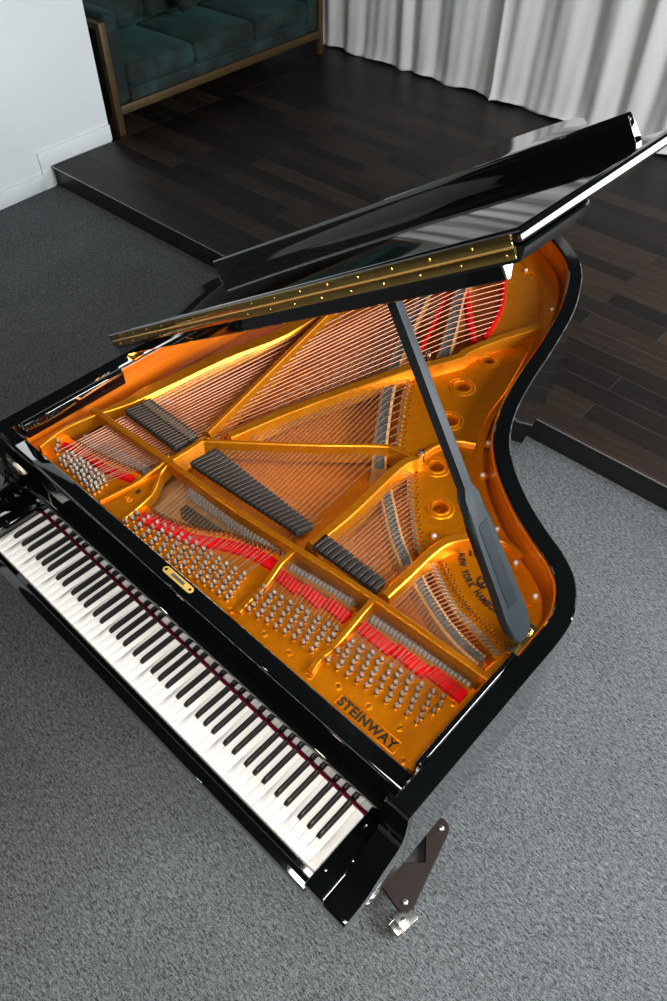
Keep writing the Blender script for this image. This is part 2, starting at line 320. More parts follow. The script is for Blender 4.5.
def parquet_mat():
    m = mat('dark_oak_planks', (.03, .02, .016), .5, coat=.0, spec=.2)
    nt, N, L, b = nodes(m)
    tc = N.new('ShaderNodeTexCoord')
    br = N.new('ShaderNodeTexBrick'); br.offset = .37; br.inputs['Scale'].default_value = 1
    br.inputs['Brick Width'].default_value = .95; br.inputs['Row Height'].default_value = .125
    br.inputs['Mortar Size'].default_value = .0016; br.inputs['Mortar'].default_value = (.045, .036, .03, 1)
    br.inputs['Color1'].default_value = (.008, .0062, .0052, 1); br.inputs['Color2'].default_value = (.050, .030, .020, 1); br.inputs['Bias'].default_value = -.3
    mp = N.new('ShaderNodeMapping'); mp.inputs['Scale'].default_value = (3, 45, 1)
    nz = N.new('ShaderNodeTexNoise'); nz.inputs['Scale'].default_value = 1.2; nz.inputs['Detail'].default_value = 6
    L.new(tc.outputs['Object'], br.inputs['Vector']); L.new(tc.outputs['Object'], mp.inputs['Vector']); L.new(mp.outputs['Vector'], nz.inputs['Vector'])
    cr = N.new('ShaderNodeValToRGB'); cr.color_ramp.elements[0].position = .3; cr.color_ramp.elements[1].position = .75
    cr.color_ramp.elements[0].color = (.55, .55, .55, 1); cr.color_ramp.elements[1].color = (1.25, 1.2, 1.15, 1)
    L.new(nz.outputs['Fac'], cr.inputs['Fac'])
    mx = N.new('ShaderNodeMix'); mx.data_type = 'RGBA'; mx.blend_type = 'MULTIPLY'; mx.inputs['Factor'].default_value = 1
    L.new(br.outputs['Color'], mx.inputs['A']); L.new(cr.outputs['Color'], mx.inputs['B']); L.new(mx.outputs['Result'], b.inputs['Base Color'])
    bu = N.new('ShaderNodeBump'); bu.inputs['Strength'].default_value = .12; bu.inputs['Distance'].default_value = .001
    L.new(nz.outputs['Fac'], bu.inputs['Height']); L.new(bu.outputs['Normal'], b.inputs['Normal'])
    return m
PARQUET = parquet_mat()
def linen_mat():
    m = mat('linen_curtain', (.5, .49, .46), .9, spec=.1)
    noise_col(m, (.66, .665, .655), (.74, .745, .735), scale=(220, 220, 60), nscale=1, detail=3, bump=.1, bdist=.001)
    return m
LINEN = linen_mat()

# ================================================================== SETTING
def wbox(name, x0, x1, y0, y1, z0, z1, m, kind='structure'):
    o = MB().box(x0, x1, y0, y1, z0, z1).build(name, m, None, 0); o['kind'] = kind; return o
wbox('floor', -6, 5, -4, 6, -.05, 0, CARPET)
PH = .13
pz = math.radians(1.5)
plat = MB().box(0, 6.5, 0, 3.2, 0, PH - .012).box(-1.25, 0, .56, 3.2, 0, PH - .012).build('floor_platform', SATIN); plat.location = (-3.13, 2.03, 0); plat.rotation_euler.z = pz; plat['kind'] = 'structure'
pt = MB().box(0, 6.5, -.012, 3.2, PH - .012, PH, .0022).box(-1.25, 0, .56, 3.2, PH - .012, PH).build('floor_planks', PARQUET); pt.location = (-3.13, 2.03, 0); pt.rotation_euler.z = pz; pt['kind'] = 'structure'
ns = MB().box(0, 6.5, -.0145, -.0122, PH - .006, PH + .0006, .0006).build('edge_glint_1', SILVER); ns.location = pt.location; ns.rotation_euler.z = pz; ns['kind'] = 'structure'  # added silver strip, imitates the window's glint along the platform edge
# left wall: its end is the near side of the sofa alcove
wa = math.atan2(.075, .94)
wl = MB().box(-.14, 0, -6, 0, 0, 2.9).build('wall_left', WHITE, None, 0); wl.location = (-3.178, 2.53, 0); wl.rotation_euler.z = wa; wl['kind'] = 'structure'
bb = MB()
bb.box(0, .014, -6, -.588, .0, .10, .003); bb.box(0, .014, -.588, 0, PH, .23, .003); bb.box(0, .014, -.588, -.52, .0, PH, 0)
bb = bb.build('baseboard_left', TRIM); bb.location = wl.location; bb.rotation_euler.z = wa; bb['kind'] = 'structure'
wbox('wall_alcove', -4.55, -4.4, 2.4, 5.4, 0, 2.9, WHITE)
wbox('wall_back', -4.55, 4, 5.25, 5.4, 0, 2.9, WHITE)

# ------------------------------------------------------------------ curtains
def curtain(name, x0, x1, seed, label, gather):
    rnd = random.Random(seed); nx = int((x1 - x0) / .012); zs = [0, .02, .05, .09, .13, .135, .2, .32, .5, .8, 1.2, 1.7, 2.2, 2.65]
    waves = []
    x = x0
    while x < x1:
        waves.append((x, rnd.uniform(.16, .42), rnd.uniform(.025, .06))); x += waves[-1][1]
    bm = bmesh.new(); rows = []
    for z in zs:
        row = []
        for i in range(nx + 1):
            X = x0 + (x1 - x0) * i / nx
            w = [a for a in waves if a[0] <= X + 1e-9][-1]; t = (X - w[0]) / w[1]
            amp = w[2] * (.55 + .45 * min(1, z / 1.0))
            s_ = .5 - .5 * math.cos(2 * math.pi * min(1, t))
            y = -amp * s_ * 1.4 + .006 * math.sin(X * 23 + z * 2 + seed) + .003 * math.sin(X * 61 + seed * 3 - z * 3)
            if z < .06: y -= (.06 - z) * .35 * (.6 + .4 * math.sin(X * 9 + seed))
            if abs(z - .1325) < .004: y += .002
            e = min(abs(X - x0), abs(X - x1)); y -= gather * .06 * math.exp(-e / .05)
            row.append(bm.verts.new((X + .04 * z * .3 * math.sin(X * 5 + seed), y, PH + .004 + z + (.008 * math.sin(X * 14 + seed) + .008 if z == 0 else 0))))
        rows.append(row)
    for a in range(len(zs) - 1):
        for i in range(nx):
            bm.faces.new((rows[a][i], rows[a][i + 1], rows[a + 1][i + 1], rows[a + 1][i]))
    bmesh.ops.recalc_face_normals(bm, faces=bm.faces)
    me = bpy.data.meshes.new(name); bm.to_mesh(me); bm.free(); me.materials.append(LINEN)
    me.polygons.foreach_set('use_smooth', [True] * len(me.polygons))
    o = link(bpy.data.objects.new(name, me)); sm = o.modifiers.new('thick', 'SOLIDIFY'); sm.thickness = .003
    o.location = (0, 4.99, 0); o.rotation_euler.z = math.radians(.9)
    hem = MB()
    return tag(o, label, 'curtain', 'linen curtains behind the platform')
curtain('curtain', -3.46, -1.70, 3, 'pale linen curtain with a stitched hem hanging beside the green sofa', .3)
curtain('curtain', -1.695, 2.6, 11, 'wide pale linen curtain hanging behind the raised piano lid, right of the first panel', 1.0)

# ------------------------------------------------------------------ sofa
so = empty('sofa', (-3.165, 2.60, PH), math.radians(3.4))
tag(so, 'dark green velvet sofa with bronze frame standing on the platform against the wall', 'sofa')
W = 2.17
f = MB()
for y in (0, W - .05):
    f.box(-.05, 0, y, y + .05, 0, .68, .003); f.box(-.86, -.05, y, y + .05, .64, .68, .003); f.box(-.90, -.85, y, y + .05, 0, .68, .003)
f.box(-.045, -.001, .05, W - .05, .125, .18, .003)
f.box(-.90, -.86, .05, W - .05, .125, .18, .003)
f.build('frame', SOFAB, so)
MB().box(-.895, -.875, .055, W - .055, .012, .66, .004).build('shade_panel', VELVET, so)  # added panel, closes the back so the gap under the sofa goes dark
def pill(mb, x0, x1, y0, y1, z0, z1, r, seg=4): return mb.box(x0, x1, y0, y1, z0, z1, r, seg)
for y in (.052, W - .052 - .11):
    pill(MB(), -.86, -.012, y, y + .11, .182, .72, .035).build('arm', VELVET, so)
pill(MB(), -.84, -.008, .163, W - .163, .182, .262, .02).build('base', VELVET, so)
pill(MB(), -.855, -.66, .163, W - .163, .262, .86, .05).build('back', VELVET, so)
cw = (W - .33) / 3
def puffy(x0, x1, y0, y1, z0, z1, r):
    mb = MB(); mb.box(x0, x1, y0, y1, z0, z1, r, 5)
    bmesh.ops.subdivide_edges(mb.bm, edges=mb.bm.edges, cuts=2, use_grid_fill=True)
    cx, cy = (x0 + x1) / 2, (y0 + y1) / 2
    for v in mb.bm.verts:
        u = (v.co.x - cx) / (x1 - x0) * 2; w = (v.co.y - cy) / (y1 - y0) * 2
        if v.co.z > (z0 + z1) / 2: v.co.z += .03 * max(0, 1 - u * u) * max(0, 1 - w * w)
    return mb
for k in range(3):
    puffy(-.66, -.005, .166 + cw * k, .162 + cw * (k + 1), .264, .40, .04).build('seat_cushion', VELVET, so)
for k in range(3):
    c = puffy(-.1, .1, -cw / 2 + .01, cw / 2 - .01, -.21, .21, .06).build('back_cushion', VELVET, so)
    c.location = (-.60, .164 + cw * (k + .5), .66); c.rotation_euler.y = math.radians(-12)
pb = MB(); pb.box(-.065, .065, -.22, .22, -.2, .2, .055, 5)
bmesh.ops.subdivide_edges(pb.bm, edges=pb.bm.edges, cuts=1, use_grid_fill=True)
for v in pb.bm.verts:
    k = 1 - .18 * (1 - abs(v.co.y) / .22) * (abs(v.co.z) > .1) ; v.co.z *= k
pi_ = pb.build('cushion', VELVET); pi_.location = (-3.60, 3.68, .82); pi_.rotation_euler = (math.radians(6), math.radians(-28), math.radians(3.4 + 8))
tag(pi_, 'dark green velvet throw cushion leaning between two seats of the sofa', 'cushion')

# ================================================================== PIANO
PIANO = empty('grand_piano', (.612, .9, 0))
PIANO['label'] = 'open black lacquered grand piano with bronze plate, standing on the grey carpet'
PIANO['category'] = 'piano'
PIANO.location = (0, 0, 0)
ZR = .9935
KB = 1.2246
XL, XR = -.1116, 1.3356
bent = [(XR, .62), (1.327, .69), (1.303, .745), (1.268, .79), (1.218, .826), (1.155, .858), (1.075, .905), (.992, .97), (.935, 1.032), (.896, 1.095),
        (.868, 1.16), (.846, 1.23), (.822, 1.325), (.80, 1.43), (.775, 1.535), (.75, 1.63), (.722, 1.715), (.69, 1.79), (.645, 1.88), (.585, 1.96),
        (.50, 2.03), (.40, 2.085), (.28, 2.12), (.12, 2.14), (-.02, 2.14), (-.075, 2.125), (-.103, 2.09), (XL, 2.04)]
bent_s = [(p.x, p.y) for p in smooth_line([(XR, .52), *bent, (XL, 1.95)], 110)]
outer = [(XR, .1405)] + bent_s + [(XL, .1405)]
def inset(d):
    o = offset_line(bent_s, d); return [(XR - d, .1405)] + o + [(XL + d, .1405)]
inner = inset(.044)
def ring_strip(mb, A, B, z0, z1, bev=.003):
    """closed-section wall between open outlines A (outside) and B (inside)"""
    n = len(A); sect = []
    for a, b_ in zip(A, B):
        a = Vector(a); b_ = Vector(b_); t = (b_ - a).normalized()
        sect.append([mb.bm.verts.new(v) for v in [(a.x, a.y, z0), (a.x, a.y, z1 - bev), (a.x + t.x * bev, a.y + t.y * bev, z1), (b_.x - t.x * bev, b_.y - t.y * bev, z1), (b_.x, b_.y, z1 - bev), (b_.x, b_.y, z0)]])
    for i in range(n - 1):
        for j in range(6): mb.bm.faces.new((sect[i][j], sect[i][(j + 1) % 6], sect[i + 1][(j + 1) % 6], sect[i + 1][j]))
    mb.bm.faces.new(sect[0][::-1]); mb.bm.faces.new(sect[-1])
    return mb
ring_strip(MB(), outer, inner, .685, ZR).build('rim', BLACK, PIANO, 40)
ven = MB(); cutv = lambda pl, y: [(pl[0][0], y)] + [p for p in pl if p[1] > y][:-1] + [(pl[-1][0], y)]
ring_strip(ven, cutv(inset(.0442), .5355), cutv(inset(.048), .5355), .84, ZR - .010, .0008)
for k_ in (0, -1):
    xa, xb = sorted((inset(.0442)[k_][0], inset(.048)[k_][0])); ven.box(xa, xb, .2155, .5355, .84, .9445)
ven.build('inner_rim_veneer', VENEER, PIANO, 40)
# arms: the curved front ends of the rim
prof = [(.1265, .978), (.1272, .94), (.1262, .905), (.122, .876), (.113, .855), (.098, .840), (.079, .826), (.060, .809), (.044, .790), (.030, .775), (.012, .766), (-.010, .763), (-.028, .7625)]
prof = [(p.x, p.y) for p in smooth_line(prof, 60)] + [(-.0335, .7605), (-.0365, .757), (-.0375, .752), (-.0376, .750), (-.0376, .706), (-.0376, .705), (-.036, .695), (-.032, .69)]
for x0, x1 in ((XL, XL + .055), (XR - .055, XR)):
    m = MB(); M = Matrix(((0, 0, 1, 0), (1, 0, 0, 0), (0, 1, 0, 0), (0, 0, 0, 1)))
    # outline goes from the rim face down to the front edge
    pts = [(.1405, .69), (.1405, ZR - .0005), (.1345, ZR - .0008), (.1295, ZR - .004), (.1270, ZR - .009)] + prof
    m.poly(pts, x0, x1, .002, M, 3); m.build('arm', BLACK, PIANO, 25)
# key blocks
for x0, x1 in ((XL + .0555, -.0022), (KB + .0022, XR - .0555)):
    kb = MB(); kb.box(x0, x1, -.034, .155, .69, .7615, .005, 3); o = kb.build('key_block', BLACK, PIANO)
    xm = (x0 + x1) / 2
    for (sx, sy) in ((xm - .012, .012), (xm + .016, .062)): MB().lathe((sx, sy, .762), [(.0028, 0), (.0028, .0007), (.0018, .0012)], 10).build('screw', STEEL, o)
# key bed, slip, bottom
MB().box(XL + .056, XR - .056, -.022, .42, .63, .688, .004).build('key_bed', BLACK, PIANO)
MB().box(-.002, KB + .002, -.036, -.011, .655, .716, .003).build('key_slip', BLACK, PIANO)
MB().box(-.004, KB + .004, .1515, .1545, .722, .7335, .0008).build('name_board_felt', FELT_D, PIANO)
# fall board + stretcher
fb = MB(); M = Matrix(((0, 0, 1, 0), (1, 0, 0, 0), (0, 1, 0, 0), (0, 0, 0, 1)))
fb.poly([(.1552, .737), (.1552, .738), (.1555, .801), (.1555, .802), (.1561, .806), (.1577, .8095), (.161, .8118), (.1655, .813), (.1665, .813), (.1855, .813), (.1855, .737)], -.054, KB + .054, 0, M)
fb.build('fall_board', BLACK, PIANO, 30)
st = MB(); st.poly([(.1862, .70), (.1862, .812), (.1861, .8125), (.1736, .9295), (.1735, .9305), (.1738, .9325), (.1747, .9345), (.1763, .9358), (.178, .9364), (.1795, .9365), (.2095, .9365), (.2105, .9363), (.2135, .934), (.2145, .931), (.2145, .930), (.2145, .70)], XL + .0485, XR - .0485, .001, M); st.build('stretcher', BLACK, PIANO, 25)
lp = MB(); a, b_ = D['lock']
lx0, lx1 = a[0], b_[0] + .006; LY0 = .1975
rc = [(lx0 + .009 + .009 * math.cos(t), LY0 + .009 * math.sin(t)) for t in [math.pi / 2 + math.pi * k / 8 for k in range(9)]] + [(lx1 - .009 + .009 * math.cos(t), LY0 + .009 * math.sin(t)) for t in [-math.pi / 2 + math.pi * k / 8 for k in range(9)]]
LZ = .9365
lp.poly(rc, LZ, LZ + .0016, .0004); LOCKM = noise_col(mat('satin_brass', (.72, .47, .11), .4, metal=.35), (.68, .44, .10), (.76, .50, .12), nscale=50)
lock = lp.build('lock_plate', LOCKM, PIANO)
ls = MB(); ls.box((lx0 + lx1) / 2 - .022, (lx0 + lx1) / 2 + .022, .1935, .2015, LZ + .0014, LZ + .0019); ls.build('lock_slot', SILVER, lock)
for x in (lx0 + .009, lx1 - .009):
    MB().lathe((x, LY0, LZ + .0012), [(.004, 0), (.004, .0007), (.0025, .0011)], 12).build('screw', BRASS, lock)
# desk rails inside the rim
for x0, x1 in ((XL + .0442, XL + .064), (XR - .0575, XR - .0442)):
    MB().box(x0, x1, .2150, .535, .945, ZR - .0005, .004, 3).build('desk_rail', BLACK, PIANO)

# ------------------------------------------------------------------ keys
kw = KB / 52; KT = .735
names = ['A', 'B'] + list('CDEFGAB') * 7 + ['C']
blk_off = {'C': -.003, 'D': .003, 'F': -.0045, 'G': 0, 'A': .0045}
BW = .0105
blacks = {}
for i in range(51):
    n = names[i]
    if n in blk_off: blacks[i] = (i + 1) * kw + blk_off[n]
for i in range(52):
    x0, x1 = i * kw + .0006, (i + 1) * kw - .0006
    l = blacks[i - 1] + BW / 2 + .0012 if (i - 1) in blacks else x0
    r = blacks[i] - BW / 2 - .0012 if i in blacks else x1
    pts = [(x0, 0), (x1, 0), (x1, .0505)]
    if r < x1: pts += [(r, .0505)]
    pts += [(r, .1500), (l, .1500)]
    if l > x0: pts += [(l, .0505)]
    pts += [(x0, .0505)]
    MB().poly(pts, .712, KT, .0007).build('white_key', IVORY, PIANO)
bk = MB()
vs = []
for (y, z, w) in ((.0515, .7385, BW / 2), (.0535, .7425, BW / 2 - .0006), (.060, .7465, BW / 2 - .0010), (.068, .7475, BW / 2 - .0013), (.150, .7470, BW / 2 - .0013)):
    vs.append([(-BW / 2, y, .722), (-w, y, z - .001), (-w + .0011, y, z), (w - .0011, y, z), (w, y, z - .001), (BW / 2, y, .722)])
rows = [[bk.bm.verts.new(p) for p in r] for r in vs]
for i in range(4):
    for j in range(6): bk.bm.faces.new((rows[i][j], rows[i][(j + 1) % 6], rows[i + 1][(j + 1) % 6], rows[i + 1][j]))
bk.bm.faces.new(rows[0][::-1]); bk.bm.faces.new(rows[-1])
bk_me = bk.mesh('black_key', EBONY, 50)
for i, x in blacks.items(): inst('black_key', bk_me, PIANO, Matrix.Translation((x, 0, 0)))

# ------------------------------------------------------------------ sound board and plate
sb_in = [p for p in inset(.0482) if p[1] > .5]
sb = [(XR - .049, .45)] + sb_in + [(XL + .049, .45)]
MB().poly(sb, .858, .872).build('sound_board', BOARD, PIANO)
MB().box(XL + .05, XR - .05, .216, .449, .80, .835).build('action_shelf', MAPLE, PIANO)
pin_back = [(XL + .056, .3031)] + [(p[0], p[1]) for p in D['A_bass']] + [(.27, .35), (.30, .34), (.345, .295)] + D['A_tenor'] + D['A_mid'] + D['A_treb'] + [(1.27, .4410)]
pin_out = [(XL + .05, .2152), (XR - .05, .2152), (XR - .05, .452), (1.25, .452)] + [(p[0], p[1] + .004) for p in pin_back[::-1][1:-1]] + [(XL + .05, .305)]
PLATE = curve2d('plate', pin_out, [], .915, .02, .002, GOLD, PIANO)
PLATE['label'] = 'bronze painted cast iron plate under the tuning pins'
PL = PLATE
def pl_child(o):
    # children of the plate keep world placement
    o.parent = PL; o.matrix_parent_inverse = Matrix.Identity(4); o.location.z -= PL.location.z; return o
# webbing towards the bent side and tail
ow = [p for p in inset(.060)]
right = [p for p in ow if p[1] > .53 and not (p[0] < XL + .1 and p[1] < 1.93)]
edge = [(.095, 1.915), (.16, 1.965), (.26, 1.935)] + D['edge_bass'] + [(.5800, 1.352), (.5346, 1.2300)] + D['edge_tenor'][1:] + [(.735, .880)] + D['edge_mid'] + [(.9729, .655)] + D['edge_treb'][0:] + [(1.262, .532)]
web_out = right + [(-.05, 1.90), (.06, 1.88)] + edge
ports = [D['port%d' % i][0] for i in range(5)]
PR = [.019, .024, .024, .021, .021]
holes = [[(c[0] + r * math.cos(-2 * math.pi * k / 24), c[1] + r * math.sin(-2 * math.pi * k / 24)) for k in range(24)] for c, r in zip(ports, PR)]
pl_child(curve2d('web', web_out, holes, .922, .049, .002, GOLD, PIANO))
for c, r in zip(ports, PR):
    m = MB(); m.lathe((c[0], c[1], .9215), [(r + .018, 0), (r + .014, .003), (r + .010, .0038), (r + .0065, .0028), (r + .003, .0052), (r + .0005, .0052), (r - .001, .003), (r - .001, -.016), (r + .002, -.016)], 32, None, False)
    pl_child(m.build('port_ring', GOLD))
# struts
def beam(name, pl, wt, wb, z0, z1, n=None, m=GOLDS, zs=None):
    p = smooth_line(pl, n) if n else [Vector(q) for q in pl]
    pts = [(q[0], q[1], 0) for q in p]
    if zs: pts = [(q[0], q[1], along([(0, z, 0) for z in []] or [(0, zz, 0) for zz in zs], i / (len(p) - 1)).y if False else 0) for i, q in enumerate(p)]
    h = z1 - z0; bv = min(.0025, wt * .25)
    pr = [(-wb / 2, z0), (-wt / 2 - .001, z1 - bv), (-wt / 2 + bv, z1), (wt / 2 - bv, z1), (wt / 2 + .001, z1 - bv), (wb / 2, z0)]
    mb = MB(); mb.sweep(pts, pr); return pl_child(mb.build(name, m, None, 30))
cbl = [(p[0], p[1] - .011) for p in D['crossbar']]
cbl[0] = (-.02, cbl[0][1]); cbl[-1] = (1.272, cbl[-1][1])
cbl = [(p[0], p[1] + .004) for p in cbl]
beam('crossbar', cbl, .014, .018, .918, .957, 24)
beam('crossbar_web', [(.752, cbl[3][1]), (.9505, cbl[4][1]), (1.268, cbl[5][1])], .012, .016, .885, .930, 16)
beam('strut', [(D['S2'][0][0] - .0, D['S2'][0][1]), (.2205, .8478), D['S2'][1], (.02, 1.74), (-.01, 1.88)], .013, .036, .905, .957)
beam('strut', [(p[0] + .006, p[1] - .006) for p in D['S3'][:3]] + [(p[0] + .004, p[1] - .006) for p in D['S3'][3:]], .026, .050, .912, .957, 24)
beam('strut', [(p[0] + .004, p[1] - .006) for p in D['S4']], .012, .034, .905, .957, 16)
beam('strut', [(p[0] + .010, p[1] - .006) for p in D['S5']], .024, .050, .910, .957, 20)
beam('strut', [(p[0] + .008, p[1] - .006) for p in D['S6']], .022, .044, .910, .957, 20)
beam('strut', [(.2980, .425)] + [p for p in D['link'][1:]] + [(.302, .5400)], .016, .034, .905, .957, 12)
beam('strut', [(p[0], p[1]) for p in D['ridge_mid']], .010, .026, .918, .936, 20)
beam('strut', [(1.012, .762), (1.045, .792), (1.09, .808), (1.14, .800)], .012, .026, .918, .938, 14)
# S3 carries on to the rim as a step between two levels of webbing
# low ridge along the border of the webbing, inside the bolts
beam('border_ridge', D['rim_ridge'] + [(.975, .874), (1.045, .812), (1.115, .768), (1.18, .735), (1.225, .700)], .006, .016, .918, .9285, 50, GOLD)
beam('border_ridge', [(.26, 1.985), (.36, 1.945)] + D['rim_ridge'][:1], .006, .016, .918, .9285, 8, GOLD)
# step of the cast medallion field near the treble end
beam('border_ridge', [(1.004, .776), (.988, .745), (.9845, .70), (1.002, .668), (1.05, .635), (1.12, .607), (1.20, .590)], .004, .012, .918, .9255, 40, GOLD)
# bass flange: wide plank between the rim and the bass strings
fl = D['flange']; flo = [(p.x, p.y) for p in smooth_line(fl + [(.07, 1.35), (.05, 1.7), (.03, 1.92)], 40)]
wid = lambda y: .012 + .03 * max(0, min(1, (y - .40) / .15))
fli = [(p[0] + wid(p[1]) * 1.0, p[1]) for p in flo]
m = MB(); n_ = len(flo); sect = []
for (a, b_) in zip(flo, fli):
    zt = .945
    sect.append([m.bm.verts.new(v) for v in [(a[0] - .002, a[1], .905), (a[0], a[1], zt - .002), (a[0] + .002, a[1], zt), (b_[0] - .002, b_[1], zt), (b_[0], b_[1], zt - .002), (b_[0] + (.014 if a[1] > .52 else .002), b_[1], .905)]])
for i in range(n_ - 1):
    for j in range(6): m.bm.faces.new((sect[i][j], sect[i][(j + 1) % 6], sect[i + 1][(j + 1) % 6], sect[i + 1][j]))
m.bm.faces.new(sect[0][::-1]); m.bm.faces.new(sect[-1])
pl_child(m.build('flange', GOLDS, None, 30))
tf = [(1.270, .4780), (1.270, .36), (1.270, .2165)]
beam('flange', tf, .010, .017, .905, .940, 10)
beam('flange', [(1.262, .468), (1.262, .50), (1.268, .545)], .018, .03, .905, .945, 8)
# pin-block ribs
def rib(name, pl, wt, z_hi, z_lo, zb=.905, n=28):
    p = smooth_line(pl, n); pts = []
    mb = MB(); rings = []
    for i, q in enumerate(p):
        t = i / n; z = z_hi + (z_lo - z_hi) * min(1, t * 1.6) ** .7
        a = p[max(0, i - 1)]; b2 = p[min(n, i + 1)]; d = Vector((b2.x - a.x, b2.y - a.y, 0)).normalized(); s_ = Vector((d.y, -d.x, 0))
        rings.append([mb.bm.verts.new(Vector((q[0], q[1], zz)) + s_ * u) for u, zz in [(-wt * .9, zb), (-wt / 2, z - .002), (-wt / 2 + .002, z), (wt / 2 - .002, z), (wt / 2, z - .002), (wt * .9, zb)]])
    for i in range(n):
        for j in range(6): mb.bm.faces.new((rings[i][j], rings[i][(j + 1) % 6], rings[i + 1][(j + 1) % 6], rings[i + 1][j]))
    mb.bm.faces.new(rings[0][::-1]); mb.bm.faces.new(rings[-1])
    return pl_child(mb.build(name, GOLDS, None, 30))
rib('rib', [(p[0] , p[1]) for p in D['F1a']], .010, .957, .932)
rib('rib', [(p[0] , p[1]) for p in D['F1b']], .010, .957, .932)
rib('rib', [(.7388, .4453), (.737, .4192), (.7355, .3915), (.7402, .3662), (.747, .335), (.750, .305), (.751, .275), (.757, .238)], .015, .957, .926)
rib('rib', [(.9685, .4531), (.9690, .41), (.9725, .36), (.974, .315), (.972, .275), (.980, .240)], .015, .957, .926)
tri = MB(); tri.poly([(.2815, .385), (.2800, .335), (.2715, .27), (.2650, .2170), (.3480, .2170), (.3420, .275), (.3280, .325), (.3050, .372)], .905, .926, .001); pl_child(tri.build('web', GOLD))
# bolts and posts
for x, y in D['plate_bolts']:
    m = MB(); m.lathe((x, y, .9215), [(.0072, 0), (.0072, .006), (.0055, .009), (.003, .0105), (.0, .011)], 14); pl_child(m.build('plate_bolt', BOLTM)); m = MB(); m.lathe((x, y, .9215), [(.0145, 0), (.0135, .0025), (.0085, .003), (.007, .001)], 18); pl_child(m.build('washer', GOLD))
for x, y in D['posts']:
    m = MB(); m.lathe((x, y, .925), [(.011, 0), (.0095, .030), (.0095, .046), (.008, .049), (.0055, .049), (.0045, .040), (.0, .040)], 16); pl_child(m.build('nose_bolt', STEEL))
for x, y in D['screws']:
    m = MB(); m.lathe((x, y, .9148), [(.0085, 0), (.0082, .0008), (.0076, .0011), (.0070, .0008), (.0064, .0010), (.0, .0011)], 18); o = pl_child(m.build('plate_screw', GOLD))
    ra = random.uniform(0, 3); m = MB(); m.box(-.0064, .0064, -.0008, .0008, .9156, .9162, 0, 2, Matrix.Translation((x, y, 0)) @ Matrix.Rotation(ra, 4, 'Z')); pl_child(m.build('screw_slot', CASTM))
# cast lettering
q0, q1, q2, q3 = [Vector((*p, .9155)) for p in D['sig']]
cx = (q0 + q1 + q2 + q3) / 4
fr = MB(); x0, x1, y0, y1 = 1.0625, 1.2205, .2262, .2545
for a in ((x0, x1, y0 - .0015, y0 + .0005), (x0, x1, y1 - .0005, y1 + .0015), (x0 - .0015, x0 + .0005, y0, y1), (x1 - .0005, x1 + .0015, y0, y1)): fr.box(a[0], a[1], a[2], a[3], .9145, .9170, .0004)
pl_child(fr.build('nameplate_frame', GOLD))
LM = Matrix.Translation(((x0 + x1) / 2, y0 + .0035, .9155)) @ Matrix.Diagonal((1.0, 1.0, 1, 1))
tm = text_mesh('STEINWAY', .0295, .0012, CASTM, Matrix.Identity(4), 'cast_letters', None, .0008)
bx = [v.co.x for v in tm.data.vertices]; by = [v.co.y for v in tm.data.vertices]
sx = (x1 - x0 - .008) / (max(bx) - min(bx)); sy = (y1 - y0 - .006) / (max(by) - min(by))
tm.data.transform(Matrix.Translation((x0 + .004 - min(bx) * sx, y0 + .003 - min(by) * sy, .9158)) @ Matrix.Diagonal((sx, sy, 1, 1))); pl_child(tm)
def arc_text(txt, path, size, m):
    p = smooth_line(path, 40); n = len(txt)
    for i, ch in enumerate(txt):
        if ch == ' ': continue
        t = (i + .5) / n; c = along(p, t); a = along(p, max(0, t - .02)); b2 = along(p, min(1, t + .02)); d = (b2 - a)
        ang = math.atan2(d.y, d.x)
        Mx = Matrix.Translation((c.x, c.y, .9225)) @ Matrix.Rotation(ang, 4, 'Z') @ Matrix.Diagonal((.70, 1.0, 1, 1))
        pl_child(text_mesh(ch, size, .0014, CASTM, Mx, 'cast_letter', None, .0006))
arc_text('NEW YORK', D['ny_path'], .0225, CASTM)
arc_text('HAMBURG', D['ham_path'], .0235, CASTM)
arc_text('STEINWAY & SONS', [(1.040, .722), (1.058, .7335), (1.0886, .7391), (1.1362, .7198), (1.1802, .688)], .021, CASTM)
# lyre emblem: two intertwined loops on a foot
ly = D['lyre'][0]; em = MB()
def loopc(cx, cy, rx, ry, a0, a1, r=.0016, n=18): em.tube([(ly[0] + cx + rx * math.cos(a0 + (a1 - a0) * k / n), ly[1] + cy + ry * math.sin(a0 + (a1 - a0) * k / n), .9235) for k in range(n + 1)], r, 6)
loopc(0, .004, .016, .015, -2.4, math.pi + 2.4 - math.pi * 0 if False else math.pi + .9 - .0); loopc(-.006, -.001, .0075, .0095, 0, 6.28); loopc(.006, -.001, .0075, .0095, 0, 6.28)
loopc(0, -.012, .010, .004, math.pi, 2 * math.pi); em.box(ly[0] - .008, ly[0] + .008, ly[1] - .0175, ly[1] - .0145, .9225, .9245)
em.tube([(ly[0], ly[1] + .012, .9235), (ly[0], ly[1] - .014, .9235)], .0012, 6)
pl_child(em.build('cast_emblem', CASTM))
# little cast marks on the web between bass and tenor
for ch, (x, y), s_ in (('B', (.298, .3000), .020),): pl_child(text_mesh(ch, s_, .0009, CASTM, Matrix.Translation((x + .006, y, .9262)) @ Matrix.Rotation(.15, 4, 'Z'), 'cast_letter', None, .0006))
em = MB()
em.tube([(.3035 + .010 * math.cos(k * math.pi / 10), .274 + .010 * math.sin(k * math.pi / 10), .9262) for k in range(21)], .0009, 5); em.tube([(.2985, .270, .9262), (.3085, .278, .9262)], .0009, 5); em.tube([(.3035 + .003, .268, .9262), (.3035 - .002, .280, .9262)], .0009, 5)
pl_child(em.build('cast_emblem', GOLD))

